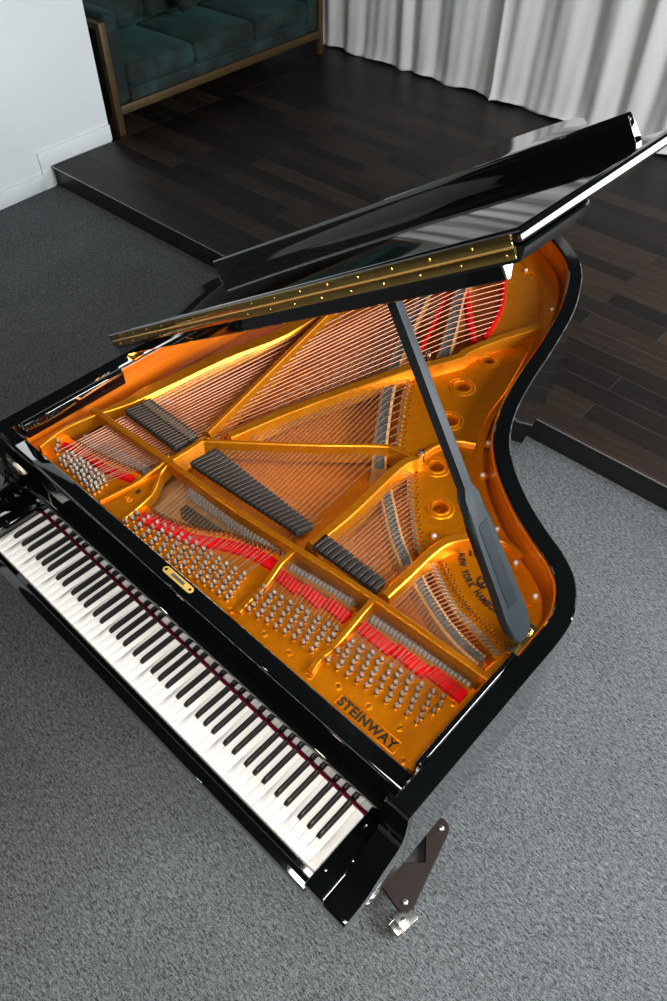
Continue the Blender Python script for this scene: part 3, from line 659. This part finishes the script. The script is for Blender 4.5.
# ------------------------------------------------------------------ bridges, felts, hitch rails
def bridge(name, pl, w, n, zt=.930):
    p = smooth_line(pl, n); pts = [(q[0], q[1], 0) for q in p]
    o = MB().sweep(pts, [(-w / 2 - .006, .871), (-w / 2 - .003, zt - .004), (-w / 2, zt - .002), (w / 2, zt - .002), (w / 2 + .003, zt - .004), (w / 2 + .006, .871)]).build(name, MAPLE, PIANO)
    MB().sweep(pts, [(-w / 2 + .004, zt - .003), (-w / 2 + .004, zt - .0006), (w / 2 - .004, zt - .0006), (w / 2 - .004, zt - .003)]).build('bridge_cap', GRAPH, o)
    pins = MB(); L_ = sum((p[i + 1] - p[i]).length for i in range(n)); k = int(L_ / .009)
    for i in range(k):
        c = along(p, (i + .5) / k); a = along(p, min(1, (i + .8) / k)); b2 = along(p, max(0, (i + .2) / k)); d = (a - b2).normalized(); s_ = Vector((d.y, -d.x, 0))
        for sg in (-1, 1):
            q = c + s_ * sg * (w / 2 - .004) + d * (.003 * sg); pins.tube([(q.x, q.y, zt - .004), (q.x, q.y, zt + .004)], .0013, 5)
    o2 = pins.build('bridge_pins', STEEL, o); o2['kind'] = 'stuff'
    return p
Bb = bridge('bass_bridge', [(.14, 1.92), (.20, 1.87)] + D['B_bass'], .036, 40, .934)
Bt = bridge('long_bridge', [(.17, 1.62), D['B_tenor'][0]] + D['B_tenor'][1:], .034, 40)
Bm = bridge('long_bridge', D['B_mid'], .028, 30)
Bh = bridge('treble_bridge', D['B_treb'], .026, 40)
def felt(name, pl, w, z0, z1, n=20, m=FELT_R, parent=None, steps=0):
    p = smooth_line(pl, n); pts = [(q[0], q[1], 0) for q in p]
    return MB().sweep(pts, [(-w / 2, z0), (-w / 2, z1 - .002), (-w / 2 + .003, z1), (w / 2 - .003, z1), (w / 2, z1 - .002), (w / 2, z0)]).build(name, m, parent or PIANO)
felt('felt_strip', D['R_bass'], .017, .914, .929)
felt('felt_strip', [(p[0], p[1]) for p in D['R_tenor']], .030, .914, .9285)
def felt_steps(pl, w, k):
    a = Vector(pl[0]); c = Vector(pl[-1])
    for i in range(k):
        p0 = along(pl, i / k); p1 = along(pl, (i + 1) / k); y = (p0.y + p1.y) / 2 - .004 + (.004 if i == 0 else 0)
        MB().box(p0.x, p1.x, y - w / 2 + .002 * i - .003, y + w / 2 + .002 * i - .003, .914, .9285, .002).build('felt_strip', FELT_R, PIANO)
felt_steps(D['R_mid'], .030, 3); felt_steps(D['R_treb'], .030, 3)
felt('felt_strip', [(.20, 1.925)] + D['H_bass'], .014, .916, .934)
felt('felt_strip', [(.26, 1.73)] + D['Hred2'], .020, .905, .930)
felt('felt_strip', D['H_tenor'][:3], .014, .90, .922)
def aliquot(pl, n, dl, wd, nm='aliquot_rail'):
    p = smooth_line(pl, 60); mb = MB()
    for i in range(n):
        c = along(p, (i + .5) / n); a = along(p, max(0, (i - .3) / n)); b2 = along(p, min(1, (i + 1.3) / n)); d = (b2 - a).normalized(); s_ = Vector((-d.y, d.x, 0))
        e = (s_ * .8 + d * .6).normalized() * wd
        mb.tube([(c.x - e.x, c.y - e.y, .9285), (c.x, c.y, .931), (c.x + e.x, c.y + e.y, .9285)], dl, 6)
    o = mb.build(nm, SILVER, PIANO); return o
aliquot(D['H_treb'], 26, .0024, .009); aliquot(D['H_mid'], 18, .0024, .009); aliquot(D['H_tenor'][2:], 24, .0024, .008)
hp = MB()
for k, pl in enumerate((D['H_treb'], D['H_mid'], D['H_tenor'][2:])):
    p = smooth_line(pl, 60); n = (34, 22, 28)[k]
    for i in range(n):
        c = along(p, (i + .5) / n); a = along(p, max(0, (i - .3) / n)); b2 = along(p, min(1, (i + 1.3) / n)); d = (b2 - a).normalized(); s_ = Vector((-d.y, d.x, 0))
        if s_.x + s_.y < 0: s_ = -s_
        for o_ in ((.020, .030) if k == 0 else (.016,)):
            qq = c + s_ * (o_ + .004 * (i % 2)); hp.tube([(qq.x, qq.y, .92), (qq.x, qq.y, .928)], .0018, 6)
hpo = hp.build('hitch_pins', COIL, PIANO); hpo['kind'] = 'stuff'

# ------------------------------------------------------------------ tuning pins
pin = MB(); pin.lathe((0, 0, 0), [(.0044, -.003), (.0044, .0165), (.0038, .0175), (.0036, .0215), (.0028, .0225), (0, .0225)], 8)
pin_me = pin.mesh('tuning_pin', PINM, 40)
pinc = []
bp_ = D['pins_bass']; D['pins_bass'] = [bp_[0]] + [q for i in range(1, len(bp_) - 1) for q in (bp_[i], tuple((u + v) / 2 + (.004 if j % 2 else 0) for j, (u, v) in enumerate(zip(bp_[i], bp_[i + 1]))))] + [bp_[-1]]
for nm, per in (('pins_treb', 6), ('pins_mid', 6), ('pins_tenor', 6), ('pins_bass', 4)):
    for (bx_, by_, tx, ty) in D[nm]:
        ln = math.hypot(tx - bx_, ty - by_); k_ = max(2, round(ln / .0125)) if nm != 'pins_bass' else max(2, round(ln / .011))
        k_ = min(per + 1, k_)
        for k in range(k_):
            t = k / (k_ - 1); z = .0018 * (1 if k % 2 else -1)
            pinc.append((bx_ + (tx - bx_) * t + z, by_ + (ty - by_) * t + .001))
# nearest to the front first: those show largest
pinc.sort(key=lambda p: (p[0] - 1.54) ** 2 + (p[1] + .3) ** 2)
allc = MB()
for i, (x, y) in enumerate(pinc):
    allc.lathe((x, y, .915), [(.0043, .004), (.0058, .0055), (.0058, .0125), (.0043, .0140)], 8)
for i, (x, y) in enumerate(pinc[:100]): inst('tuning_pin', pin_me, PIANO, Matrix.Translation((x, y, .915)))
rest = MB()
for x, y in pinc[100:]: rest.lathe((x, y, .915), [(.0044, -.003), (.0044, .0165), (.0038, .0175), (.0036, .0215), (.0028, .0225), (.0001, .0225)], 8)
o = rest.build('tuning_pins', PINM, PIANO); o['kind'] = 'stuff'
o = allc.build('wire_coils', COIL, PIANO); o['kind'] = 'stuff'

# ------------------------------------------------------------------ strings
strings = []      # (points, radius, material)
def lerp(a, b, t): return a + (b - a) * t
def pin_end(nm, t):
    c = D[nm]; f = t * (len(c) - 1); i = min(int(f), len(c) - 2); u = f - i
    k = random.random(); A_ = [lerp(c[i][j], c[i + 1][j], u) for j in range(4)]
    return lerp(A_[0], A_[2], k), lerp(A_[1], A_[3], k)
Ab, At, Am, Ah = [smooth_line(D[k], 30) for k in ('A_bass', 'A_tenor', 'A_mid', 'A_treb')]
Hb = smooth_line([(.06, 1.96), (.20, 1.94)] + D['H_bass'], 40)
Bb2 = smooth_line([(.14, 1.92), (.20, 1.87)] + D['B_bass'], 40)
for i in range(22):
    t = (i + .3) / 22; a = along(Ab, t); b2 = along(Bb2, .02 + .96 * t); h = along(Hb, .05 + .95 * t); px, py = pin_end('pins_bass', t)
    rr = .0019 - .0009 * t
    strings.append(([(px, py, .927), (a.x, a.y, .936), (b2.x, b2.y, .938), (h.x, h.y, .936)], rr, COPPER))
Bt2 = smooth_line([(.17, 1.62)] + D['B_tenor'], 40); Ht2 = smooth_line([(.20, 1.75)] + D['H_tenor'], 40)
def group_strings(A_, B_, H_, nm, notes, per, gap, r, ta0=.02, ta1=.98):
    for i in range(notes):
        t = (i + .5) / notes
        for k in range(per):
            o_ = (k - (per - 1) / 2) * gap
            a = along(A_, ta0 + (ta1 - ta0) * t); b2 = along(B_, t * .97 + .015); h = along(H_, t * .97 + .015); px, py = pin_end(nm, t)
            strings.append(([(px, py, .926), (a.x + o_, a.y, .933), (b2.x + o_ * .7, b2.y + o_ * .7, .9335), (h.x + o_ * .7, h.y + o_ * .7, .9285)], r, WIRE))
group_strings(At, Bt2, Ht2, 'pins_tenor', 30, 2, .0035, .00045)
group_strings(Am, smooth_line(D['B_mid'], 30), smooth_line(D['H_mid'], 30), 'pins_mid', 19, 3, .0028, .00032)
group_strings(Ah, smooth_line(D['B_treb'], 30), smooth_line(D['H_treb'], 30), 'pins_treb', 24, 3, .0028, .00032)
for pts, r, m in strings[:100]: MB().tube(pts, r, 5).build('string', m, PIANO)
rest = MB()
for pts, r, m in strings[100:]: rest.tube(pts, r, 4)
o = rest.build('treble_strings', WIRE, PIANO); o['kind'] = 'stuff'
# agraffes / bearing points
ag = MB(); ag.box(-.0035, .0035, -.004, .004, .913, .934, .0012); ag.lathe((0, 0, .934), [(.003, 0), (.002, .003), (0, .0035)], 8); ag_me = ag.mesh('agraffe', BRASS)
for A_, n in ((Ab, 22), (At, 30)):
    for i in range(n):
        c = along(A_, (i + .5) / n); inst('agraffe', ag_me, PIANO, Matrix.Translation((c.x, c.y, 0)))
beamc = MB()
for A_ in (Am, Ah): beamc.sweep([(q[0], q[1] - .004, 0) for q in A_], [(-.006, .905), (-.005, .926), (.005, .9275), (.006, .905)])
beamc.build('bearing_bar', GOLDS, PIANO)
# hammers
hm = MB()
hp_ = [(-.014, .0), (-.012, .014), (-.006, .024), (0, .027), (.006, .024), (.012, .014), (.014, 0), (.005, -.02), (-.005, -.02)]
hm.poly([(a, b_) for a, b_ in hp_], -.0041, .0041, .0012, Matrix(((0, 0, 1, 0), (1, 0, 0, 0), (0, 1, 0, 0), (0, 0, 0, 1))))
hm_me = hm.mesh('hammer', FELT_G)
D['ham_tenor'] = [(q[0], q[1] - .022 + .006 * (i == 2)) for i, q in enumerate(D['ham_tenor'])]
for pl, n in ((D['ham_bass'], 20), (D['ham_tenor'], 30), (D['ham_mid'], 17), (D['ham_treb'], 26)):
    p = smooth_line(pl, 30)
    for i in range(n):
        c = along(p, (i + .5) / n); inst('hammer', hm_me, PIANO, Matrix.Translation((c.x, c.y, .895)) @ Matrix.Rotation(.12, 4, 'Z'))
for nm in ('ham_bass', 'ham_tenor', 'ham_mid', 'ham_treb'):
    p = D[nm]; MB().sweep([(q[0], q[1] - .03, 0) for q in smooth_line(p, 12)], [(-.012, .836), (-.012, .87), (.012, .87), (.012, .836)]).build('hammer_rail', SATIN, PIANO)
# dampers
def damper_mesh(l, w):
    m = MB(); m.box(-w / 2, w / 2, -l / 2, l / 2, .940, .957, .0016); m.box(-w / 2 + .001, w / 2 - .001, -l / 2 + .004, -.002, .934, .941); m.box(-w / 2 + .001, w / 2 - .001, .004, l / 2 - .003, .934, .941)
    me = m.mesh('damper', FELT_B)
    return me
dw = MB(); dw.tube([(0, .0, .950), (0, .001, .959), (.002, .020, .9588), (.006, .045, .9588), (.0065, .066, .9588)], .0006, 5); dwire_me = dw.mesh('damper_wire', WIRE)
def damper_row(near, far, n, split, w, lean):
    for i in range(n):
        t = (i + .5) / n; a = along(near, t); b2 = along(far, t); d = (b2 - a); ang = math.atan2(d.y, d.x) - math.pi / 2 + lean
        ln = d.length
        for s0, s1 in split:
            c = a + d * ((s0 + s1) / 2)
            key = (round(ln * (s1 - s0), 3), w)
            if key not in DM: DM[key] = damper_mesh(*key)
            o = inst('damper', DM[key], PIANO, Matrix.Translation((c.x, c.y, 0)) @ Matrix.Rotation(ang, 4, 'Z'))
            inst('damper_wire', dwire_me, o, Matrix.Translation((w * .42, -key[0] * .42, 0)))
DM = {}
damper_row(D['damp_bass_near'], D['damp_bass_far'], 19, ((-.02, .55), (.62, 1.02)), .0092, 0)
damper_row(D['damp_tenor_near'], D['damp_tenor_far'], 26, ((-.12, 1.02),), .0108, -.12)
damper_row(D['damp_mid_near'], D['damp_mid_far'], 12, ((-.1, 1.05),), .0125, -.05)

# ------------------------------------------------------------------ lid
th = math.radians(32.6)
LID = empty('lid_frame_tmp'); bpy.data.objects.remove(LID)
hx, hz = -.118, 1.042
lidM = Matrix.Translation((hx, 0, hz)) @ Matrix.Rotation(-th, 4, 'Y')
LW = 1.442; LY = .56
side = [(p[0] - hx + .010, p[1] + .004) for p in bent_s]
side = [p for p in side if p[1] > .60 and p[0] > .02 and p[1] < 2.15]
side = [(min(p[0], LW), p[1]) for p in side]
tailp = [(.80, 1.82), (.712, 1.955), (.631, 2.055), (.527, 2.115), (.40, 2.16), (.26, 2.185), (.12, 2.19), (.05, 2.18), (.018, 2.16), (.004, 2.12), (0, 2.06)]
lid_out = [(0, LY), (LW, LY)] + [p for p in side if p[1] < 1.74] + tailp
def loft(loops, name, m, parent):
    b_ = bmesh.new(); rings = [[b_.verts.new((p[0], p[1], z)) for p in pl] for pl, z in loops]; n = len(rings[0])
    for i in range(len(rings) - 1):
        for j in range(n): b_.faces.new((rings[i][j], rings[i][(j + 1) % n], rings[i + 1][(j + 1) % n], rings[i + 1][j]))
    b_.faces.new(rings[0]); b_.faces.new(rings[-1][::-1])
    bmesh.ops.recalc_face_normals(b_, faces=b_.faces)
    me = bpy.data.meshes.new(name); b_.to_mesh(me); b_.free(); me.materials.append(m)
    me.polygons.foreach_set('use_smooth', [True] * len(me.polygons)); me.set_sharp_from_angle(angle=math.radians(40))
    return link(bpy.data.objects.new(name, me), parent)
def shrink(pl, d):
    n = len(pl); out = []
    for i in range(n):
        p0, p, p1 = Vector(pl[i - 1]), Vector(pl[i]), Vector(pl[(i + 1) % n])
        n0 = Vector((-(p - p0).y, (p - p0).x)).normalized(); n1 = Vector((-(p1 - p).y, (p1 - p).x)).normalized()
        b_ = n0 + n1; b_ = b_ / max(.5, b_.length_squared / 2) if b_.length > 1e-6 else n0
        out.append((p.x + b_.x * d, p.y + b_.y * d))
    return out
front_fixed = lambda pl: [(p[0], LY if q[1] <= LY + 1e-6 else p[1]) for p, q in zip(pl, lid_out)]
lid = loft([(front_fixed(shrink(lid_out, .016)), -.022), (front_fixed(shrink(lid_out, .008)), -.0145), (front_fixed(shrink(lid_out, .002)), -.008), (lid_out, -.004), (front_fixed(shrink(lid_out, .0008)), -.001), (front_fixed(shrink(lid_out, .003)), 0)], 'lid', BLACK, PIANO); lid.matrix_local = lidM
lid['label'] = 'raised black glossy lid hinged on the long side'
Mx = Matrix(((0, 0, 1, 0), (1, 0, 0, 0), (0, 1, 0, 0), (0, 0, 0, 1)))
bt = MB(); bt.poly([(LY + .0005, -.0222), (LY + .0005, -.042), (LY + .0025, -.044), (LY + .008, -.044), (LY + .028, -.0222)], .012, 1.394, .0008, Mx); bt.build('front_batten', BLACK, lid)
cp = MB(); cp.poly([(LY + .001, -.0225), (LY + .001, -.042), (LY + .003, -.0435), (LY + .008, -.0435), (LY + .027, -.0225)], 1.3945, 1.3985, .0006, Mx); cp.build('batten_glint', SILVER, lid)  # silver colour stands in for the bright reflection on the batten's end
fl_ = MB(); fl_.poly([(0, LY), (LW, LY), (LW, 1.02), (0, 1.02)], .0012, .0235, .0085, None, 5); flap = fl_.build('front_flap', BLACK, lid, 40)
lip = MB(); Mx = Matrix(((0, 0, 1, 0), (1, 0, 0, 0), (0, 1, 0, 0), (0, 0, 0, 1)))
lip.poly([(.978, .0236), (.976, .042), (.975, .058), (.975, .066), (.978, .071), (.984, .072), (.989, .068), (.993, .05), (1.000, .0236)], .004, 1.393, .0015, Mx); lip.build('flap_lip', BLACK, lid, 40)
hg = MB(); hg.box(.018, LW - .016, LY - .0022, LY - .0002, -.0165, .0005, .0004); hg.box(.018, LW - .016, LY - .0022, LY - .0002, .0012, .0185, .0004)
hg.tube([(.018, LY - .002, .0008), (LW - .016, LY - .002, .0008)], .0026, 8)
k = .05
while k < LW - .02:
    for h in (-.0095, .0115):
        hg.lathe((0, 0, 0), [(.0030, 0), (.0024, .0012), (0, .0014)], 8, Matrix.Translation((k + (.03 if h > 0 else 0), LY - .0021, h)) @ Matrix.Rotation(math.pi / 2, 4, 'X'))
    k += .085
hg.build('piano_hinge', BRASS, lid)
# lid hinge at the bass side near the front
hb = MB(); hb.box(-.104, -.062, .585, .622, ZR - .004, ZR + .004, .001); hb.tube([(-.106, .580, 1.004), (-.106, .628, 1.004)], .006, 10); hb.box(-.112, -.098, .585, .622, ZR, 1.022, .001)
hb.build('lid_hinge', BRASS, PIANO)
hb2 = MB(); hb2.box(-.112, -.098, 1.70, 1.74, ZR - .001, 1.022, .001); hb2.tube([(-.106, 1.695, 1.004), (-.106, 1.745, 1.004)], .006, 10); hb2.build('lid_hinge', BRASS, PIANO)

# prop stick: a shaped flat board, broad below and slim above
P0 = Vector((1.268, .557, 1.034)); P1 = Vector((.8455, .602, 1.607))
ax = (P1 - P0); Lp = ax.length; ax.normalize(); yv = Vector((0, 1, 0)); wv = yv.cross(ax).normalized(); yv = ax.cross(wv).normalized() * -1
if wv.z < 0: wv = -wv
yv = wv.cross(ax)
PM = Matrix(((ax.x, yv.x, wv.x, P0.x), (ax.y, yv.y, wv.y, P0.y), (ax.z, yv.z, wv.z, P0.z), (0, 0, 0, 1)))
hw = [(-.020, .014), (-.013, .023), (-.003, .029), (.02, .0335), (.045, .033), (.08, .0305), (.13, .0285), (.25, .0265), (.275, .0255), (.295, .0205), (.312, .0140), (.335, .0105), (Lp - .012, .0080), (Lp, .0070)]
pr = MB(); pr.poly([(s_, w) for s_, w in hw] + [(s_, -w) for s_, w in hw[::-1]], -.011, .011, .0062, PM, 4)
prop = pr.build('lid_prop', PROPM, PIANO, 40)
ins = MB(); ip = [(.065, .016), (.245, .0140), (.255, .008), (.255, -.0140), (.065, -.016)]
ins.poly(ip, -.0125, -.0105, .0012, PM); ins.poly(ip, .0105, .0125, .0012, PM); ins.build('inset_panel', PANELM, prop)
br = MB()
br.box(1.262, 1.288, .530, .622, .978, .986, .001); br.lathe((1.275, .60, .986), [(.009, 0), (.009, .004), (.005, .006), (.0045, .002), (0, .002)], 14)
br.build('prop_bracket', BRASS, PIANO)

# legs
def leg(x, y, z0):
    m = MB(); r = []
    for z, w in ((.63, .052), (.60, .052), (.585, .046), (.20 + z0 * .5, .034), (.16 + z0 * .5, .034), (.13 + z0 * .5, .028), (z0 + .012, .026), (z0, .024)):
        r.append([m.bm.verts.new((x + sx * w, y + sy * w, z)) for sx, sy in ((-1, -1), (1, -1), (1, 1), (-1, 1))])
    for i in range(len(r) - 1):
        for j in range(4): m.bm.faces.new((r[i][j], r[i][(j + 1) % 4], r[i + 1][(j + 1) % 4], r[i + 1][j]))
    m.bm.faces.new(r[0]); m.bm.faces.new(r[-1][::-1]); m.build('leg', BLACK, PIANO, 20)
leg(1.165, .352, .0785); leg(-.005, .352, .0); leg(.20, 1.88, .0)

# ------------------------------------------------------------------ dolly under the front right leg
DO = empty('piano_dolly', (1.24, .34, 0)); tag(DO, 'brown triangular wheeled dolly under the front right leg of the piano', 'dolly')
def roundpoly(pts, r, n=6):
    out = []
    for i in range(len(pts)):
        p = Vector(pts[i]); a = (Vector(pts[i - 1]) - p).normalized(); b2 = (Vector(pts[(i + 1) % len(pts)]) - p).normalized()
        ang = math.acos(max(-1, min(1, a.dot(b2)))); d = r / math.tan(ang / 2); bis = (a + b2).normalized(); c = p + bis * (r / math.sin(ang / 2))
        s0 = p + a * d; s1 = p + b2 * d; a0 = math.atan2(s0.y - c.y, s0.x - c.x); a1 = math.atan2(s1.y - c.y, s1.x - c.x)
        da = (a1 - a0 + math.pi) % (2 * math.pi) - math.pi
        out += [(c.x + r * math.cos(a0 + da * k / n), c.y + r * math.sin(a0 + da * k / n)) for k in range(n + 1)]
    return out
ox, oy = 1.24, .34
def arc(cx, cy, r, a0, a1, n=10): return [(cx + r * math.cos(math.radians(a0 + (a1 - a0) * k / n)), cy + r * math.sin(math.radians(a0 + (a1 - a0) * k / n))) for k in range(n + 1)]
tri_o = arc(1.274 - ox, .456 - oy, .031, 170, 12) + arc(1.3225 - ox, .240 - oy, .030, 12, -110) + arc(1.01 - ox, .30 - oy, .03, -110, -180, 5) + arc(1.01 - ox, .41 - oy, .03, 180, 90, 5) + [(1.20 - ox, .425 - oy)]
tri_h = roundpoly([(1.257 - ox, .416 - oy), (1.304 - ox, .355 - oy), (1.250 - ox, .303 - oy), (1.222 - ox, .33 - oy), (1.222 - ox, .39 - oy)], .005)
pl_ = curve2d('plate', tri_o, [tri_h], .078, .022, .002, LEATHER, DO)
cup = MB(); cup.poly([(p[0] * 1.04, p[1] * 1.04) for p in tri_h], .046, .0555, .001); cup.build('leg_cup', RUBBER, DO)
for (x, y) in ((1.279, .460), (1.3268, .236), (1.03, .35)):
    MB().lathe((x - ox, y - oy, .078), [(.0085, 0), (.0085, .003), (.005, .0055), (0, .006)], 12).build('bolt', CAST_N, DO)
def caster(x, y, ang):
    M = Matrix.Translation((x - ox, y - oy, 0)) @ Matrix.Rotation(ang, 4, 'Z')
    m = MB(); m.box(-.024, .024, -.030, .024, .0500, .0555, .001, 2, M)
    for s_ in (-1, 1):
        m.box(s_ * .0175 - .002, s_ * .0175 + .002, -.050, .014, .012, .051, .001, 2, M)
    m.tube([M @ Vector((-.029, -.030, .0235)), M @ Vector((.029, -.030, .0235))], .0050, 8)
    m.box(-.016, .016, -.050, -.030, .0478, .0512, .001, 2, M); m.lathe((0, 0, 0), [(.009, .0300), (.009, .0540), (.006, .0562), (0, .0565)], 12, M @ Matrix.Translation((0, -.012, 0)))
    c = m.build('caster', CAST_N, DO)
    w = MB(); w.lathe((0, 0, 0), [(.014, -.011), (.021, -.010), (.0235, -.006), (.0235, .006), (.021, .010), (.014, .011)], 20, M @ Matrix.Translation((0, -.030, .0235)) @ Matrix.Rotation(math.pi / 2, 4, 'Y'))
    w.build('wheel', CAST_N, c)
caster(1.350, .216, math.radians(-6)); caster(1.265, .455, math.radians(-150)); caster(1.03, .35, math.radians(-100))

# ================================================================== LIGHT
w = bpy.data.worlds.new('room_ambience'); SC.world = w; w.use_nodes = True
bg = w.node_tree.nodes['Background']; bg.inputs['Color'].default_value = (.95, .97, 1.0, 1); bg.inputs['Strength'].default_value = .02
def area(name, loc, target, sx, sy, power, col):
    l = bpy.data.lights.new(name, 'AREA'); l.shape = 'RECTANGLE'; l.size = sx; l.size_y = sy; l.energy = power; l.color = col
    o = bpy.data.objects.new(name, l); COL.objects.link(o); o.location = loc
    o.rotation_euler = (Vector(target) - Vector(loc)).to_track_quat('-Z', 'Y').to_euler(); return o
area('window_daylight', (4.2, 2.0, 2.85), (.8, 1.3, .5), 2.2, 1.5, 390, (.92, .97, 1.0))
area('window_daylight', (3.6, 4.95, 1.95), (2.4, 1.2, .9), 2.4, 2.2, 200, (.93, .97, 1.0))
area('ceiling_light', (1.80, -.45, 3.3), (1.80, -.45, 0), .6, 1.6, 78, (1.0, .96, .90))
area('room_light', (4.3, -4.6, 3.2), (.8, .5, .8), 2.8, 2.0, 90, (1.0, .89, .72))
for x, y in ((.3, -1.5), (-1.2, -1.7)):
    area('ceiling_lamp', (x, y, 3.0), (x, y, 0), .06, .06, 2.5, (1.0, .93, .82))
for x, y in ((1.9, -1.5), (2.6, -.7)):
    area('ceiling_lamp', (x, y, 3.0), (x, y, 0), .12, .12, 9, (1.0, .88, .70))

# ================================================================== CAMERA
cd = bpy.data.cameras.new('camera'); cam = bpy.data.objects.new('camera', cd); COL.objects.link(cam)
CC = [1.54449, -0.30067, 2.34577]; CR = [[0.7327634, 0.6804307, 0.0084735], [0.5142728, -0.5455858, -0.6617097], [-0.4456246, 0.4892343, -0.7497123]]; CF = 748.780; CX = 3.699; CY = 3.165
cd.sensor_width = 36; cd.sensor_height = 36; cd.sensor_fit = 'AUTO'
cd.lens = CF * 36 / 1001; cd.shift_x = -CX / 1001; cd.shift_y = CY / 1001; cd.clip_start = .05
cam.matrix_world = Matrix(((CR[0][0], -CR[1][0], -CR[2][0], CC[0]), (CR[0][1], -CR[1][1], -CR[2][1], CC[1]), (CR[0][2], -CR[1][2], -CR[2][2], CC[2]), (0, 0, 0, 1)))
SC.camera = cam
SC.view_settings.view_transform = 'Standard'; SC.view_settings.look = 'None'; SC.view_settings.gamma = 1; SC.view_settings.use_curve_mapping = False
SC.view_settings.exposure = 0.0
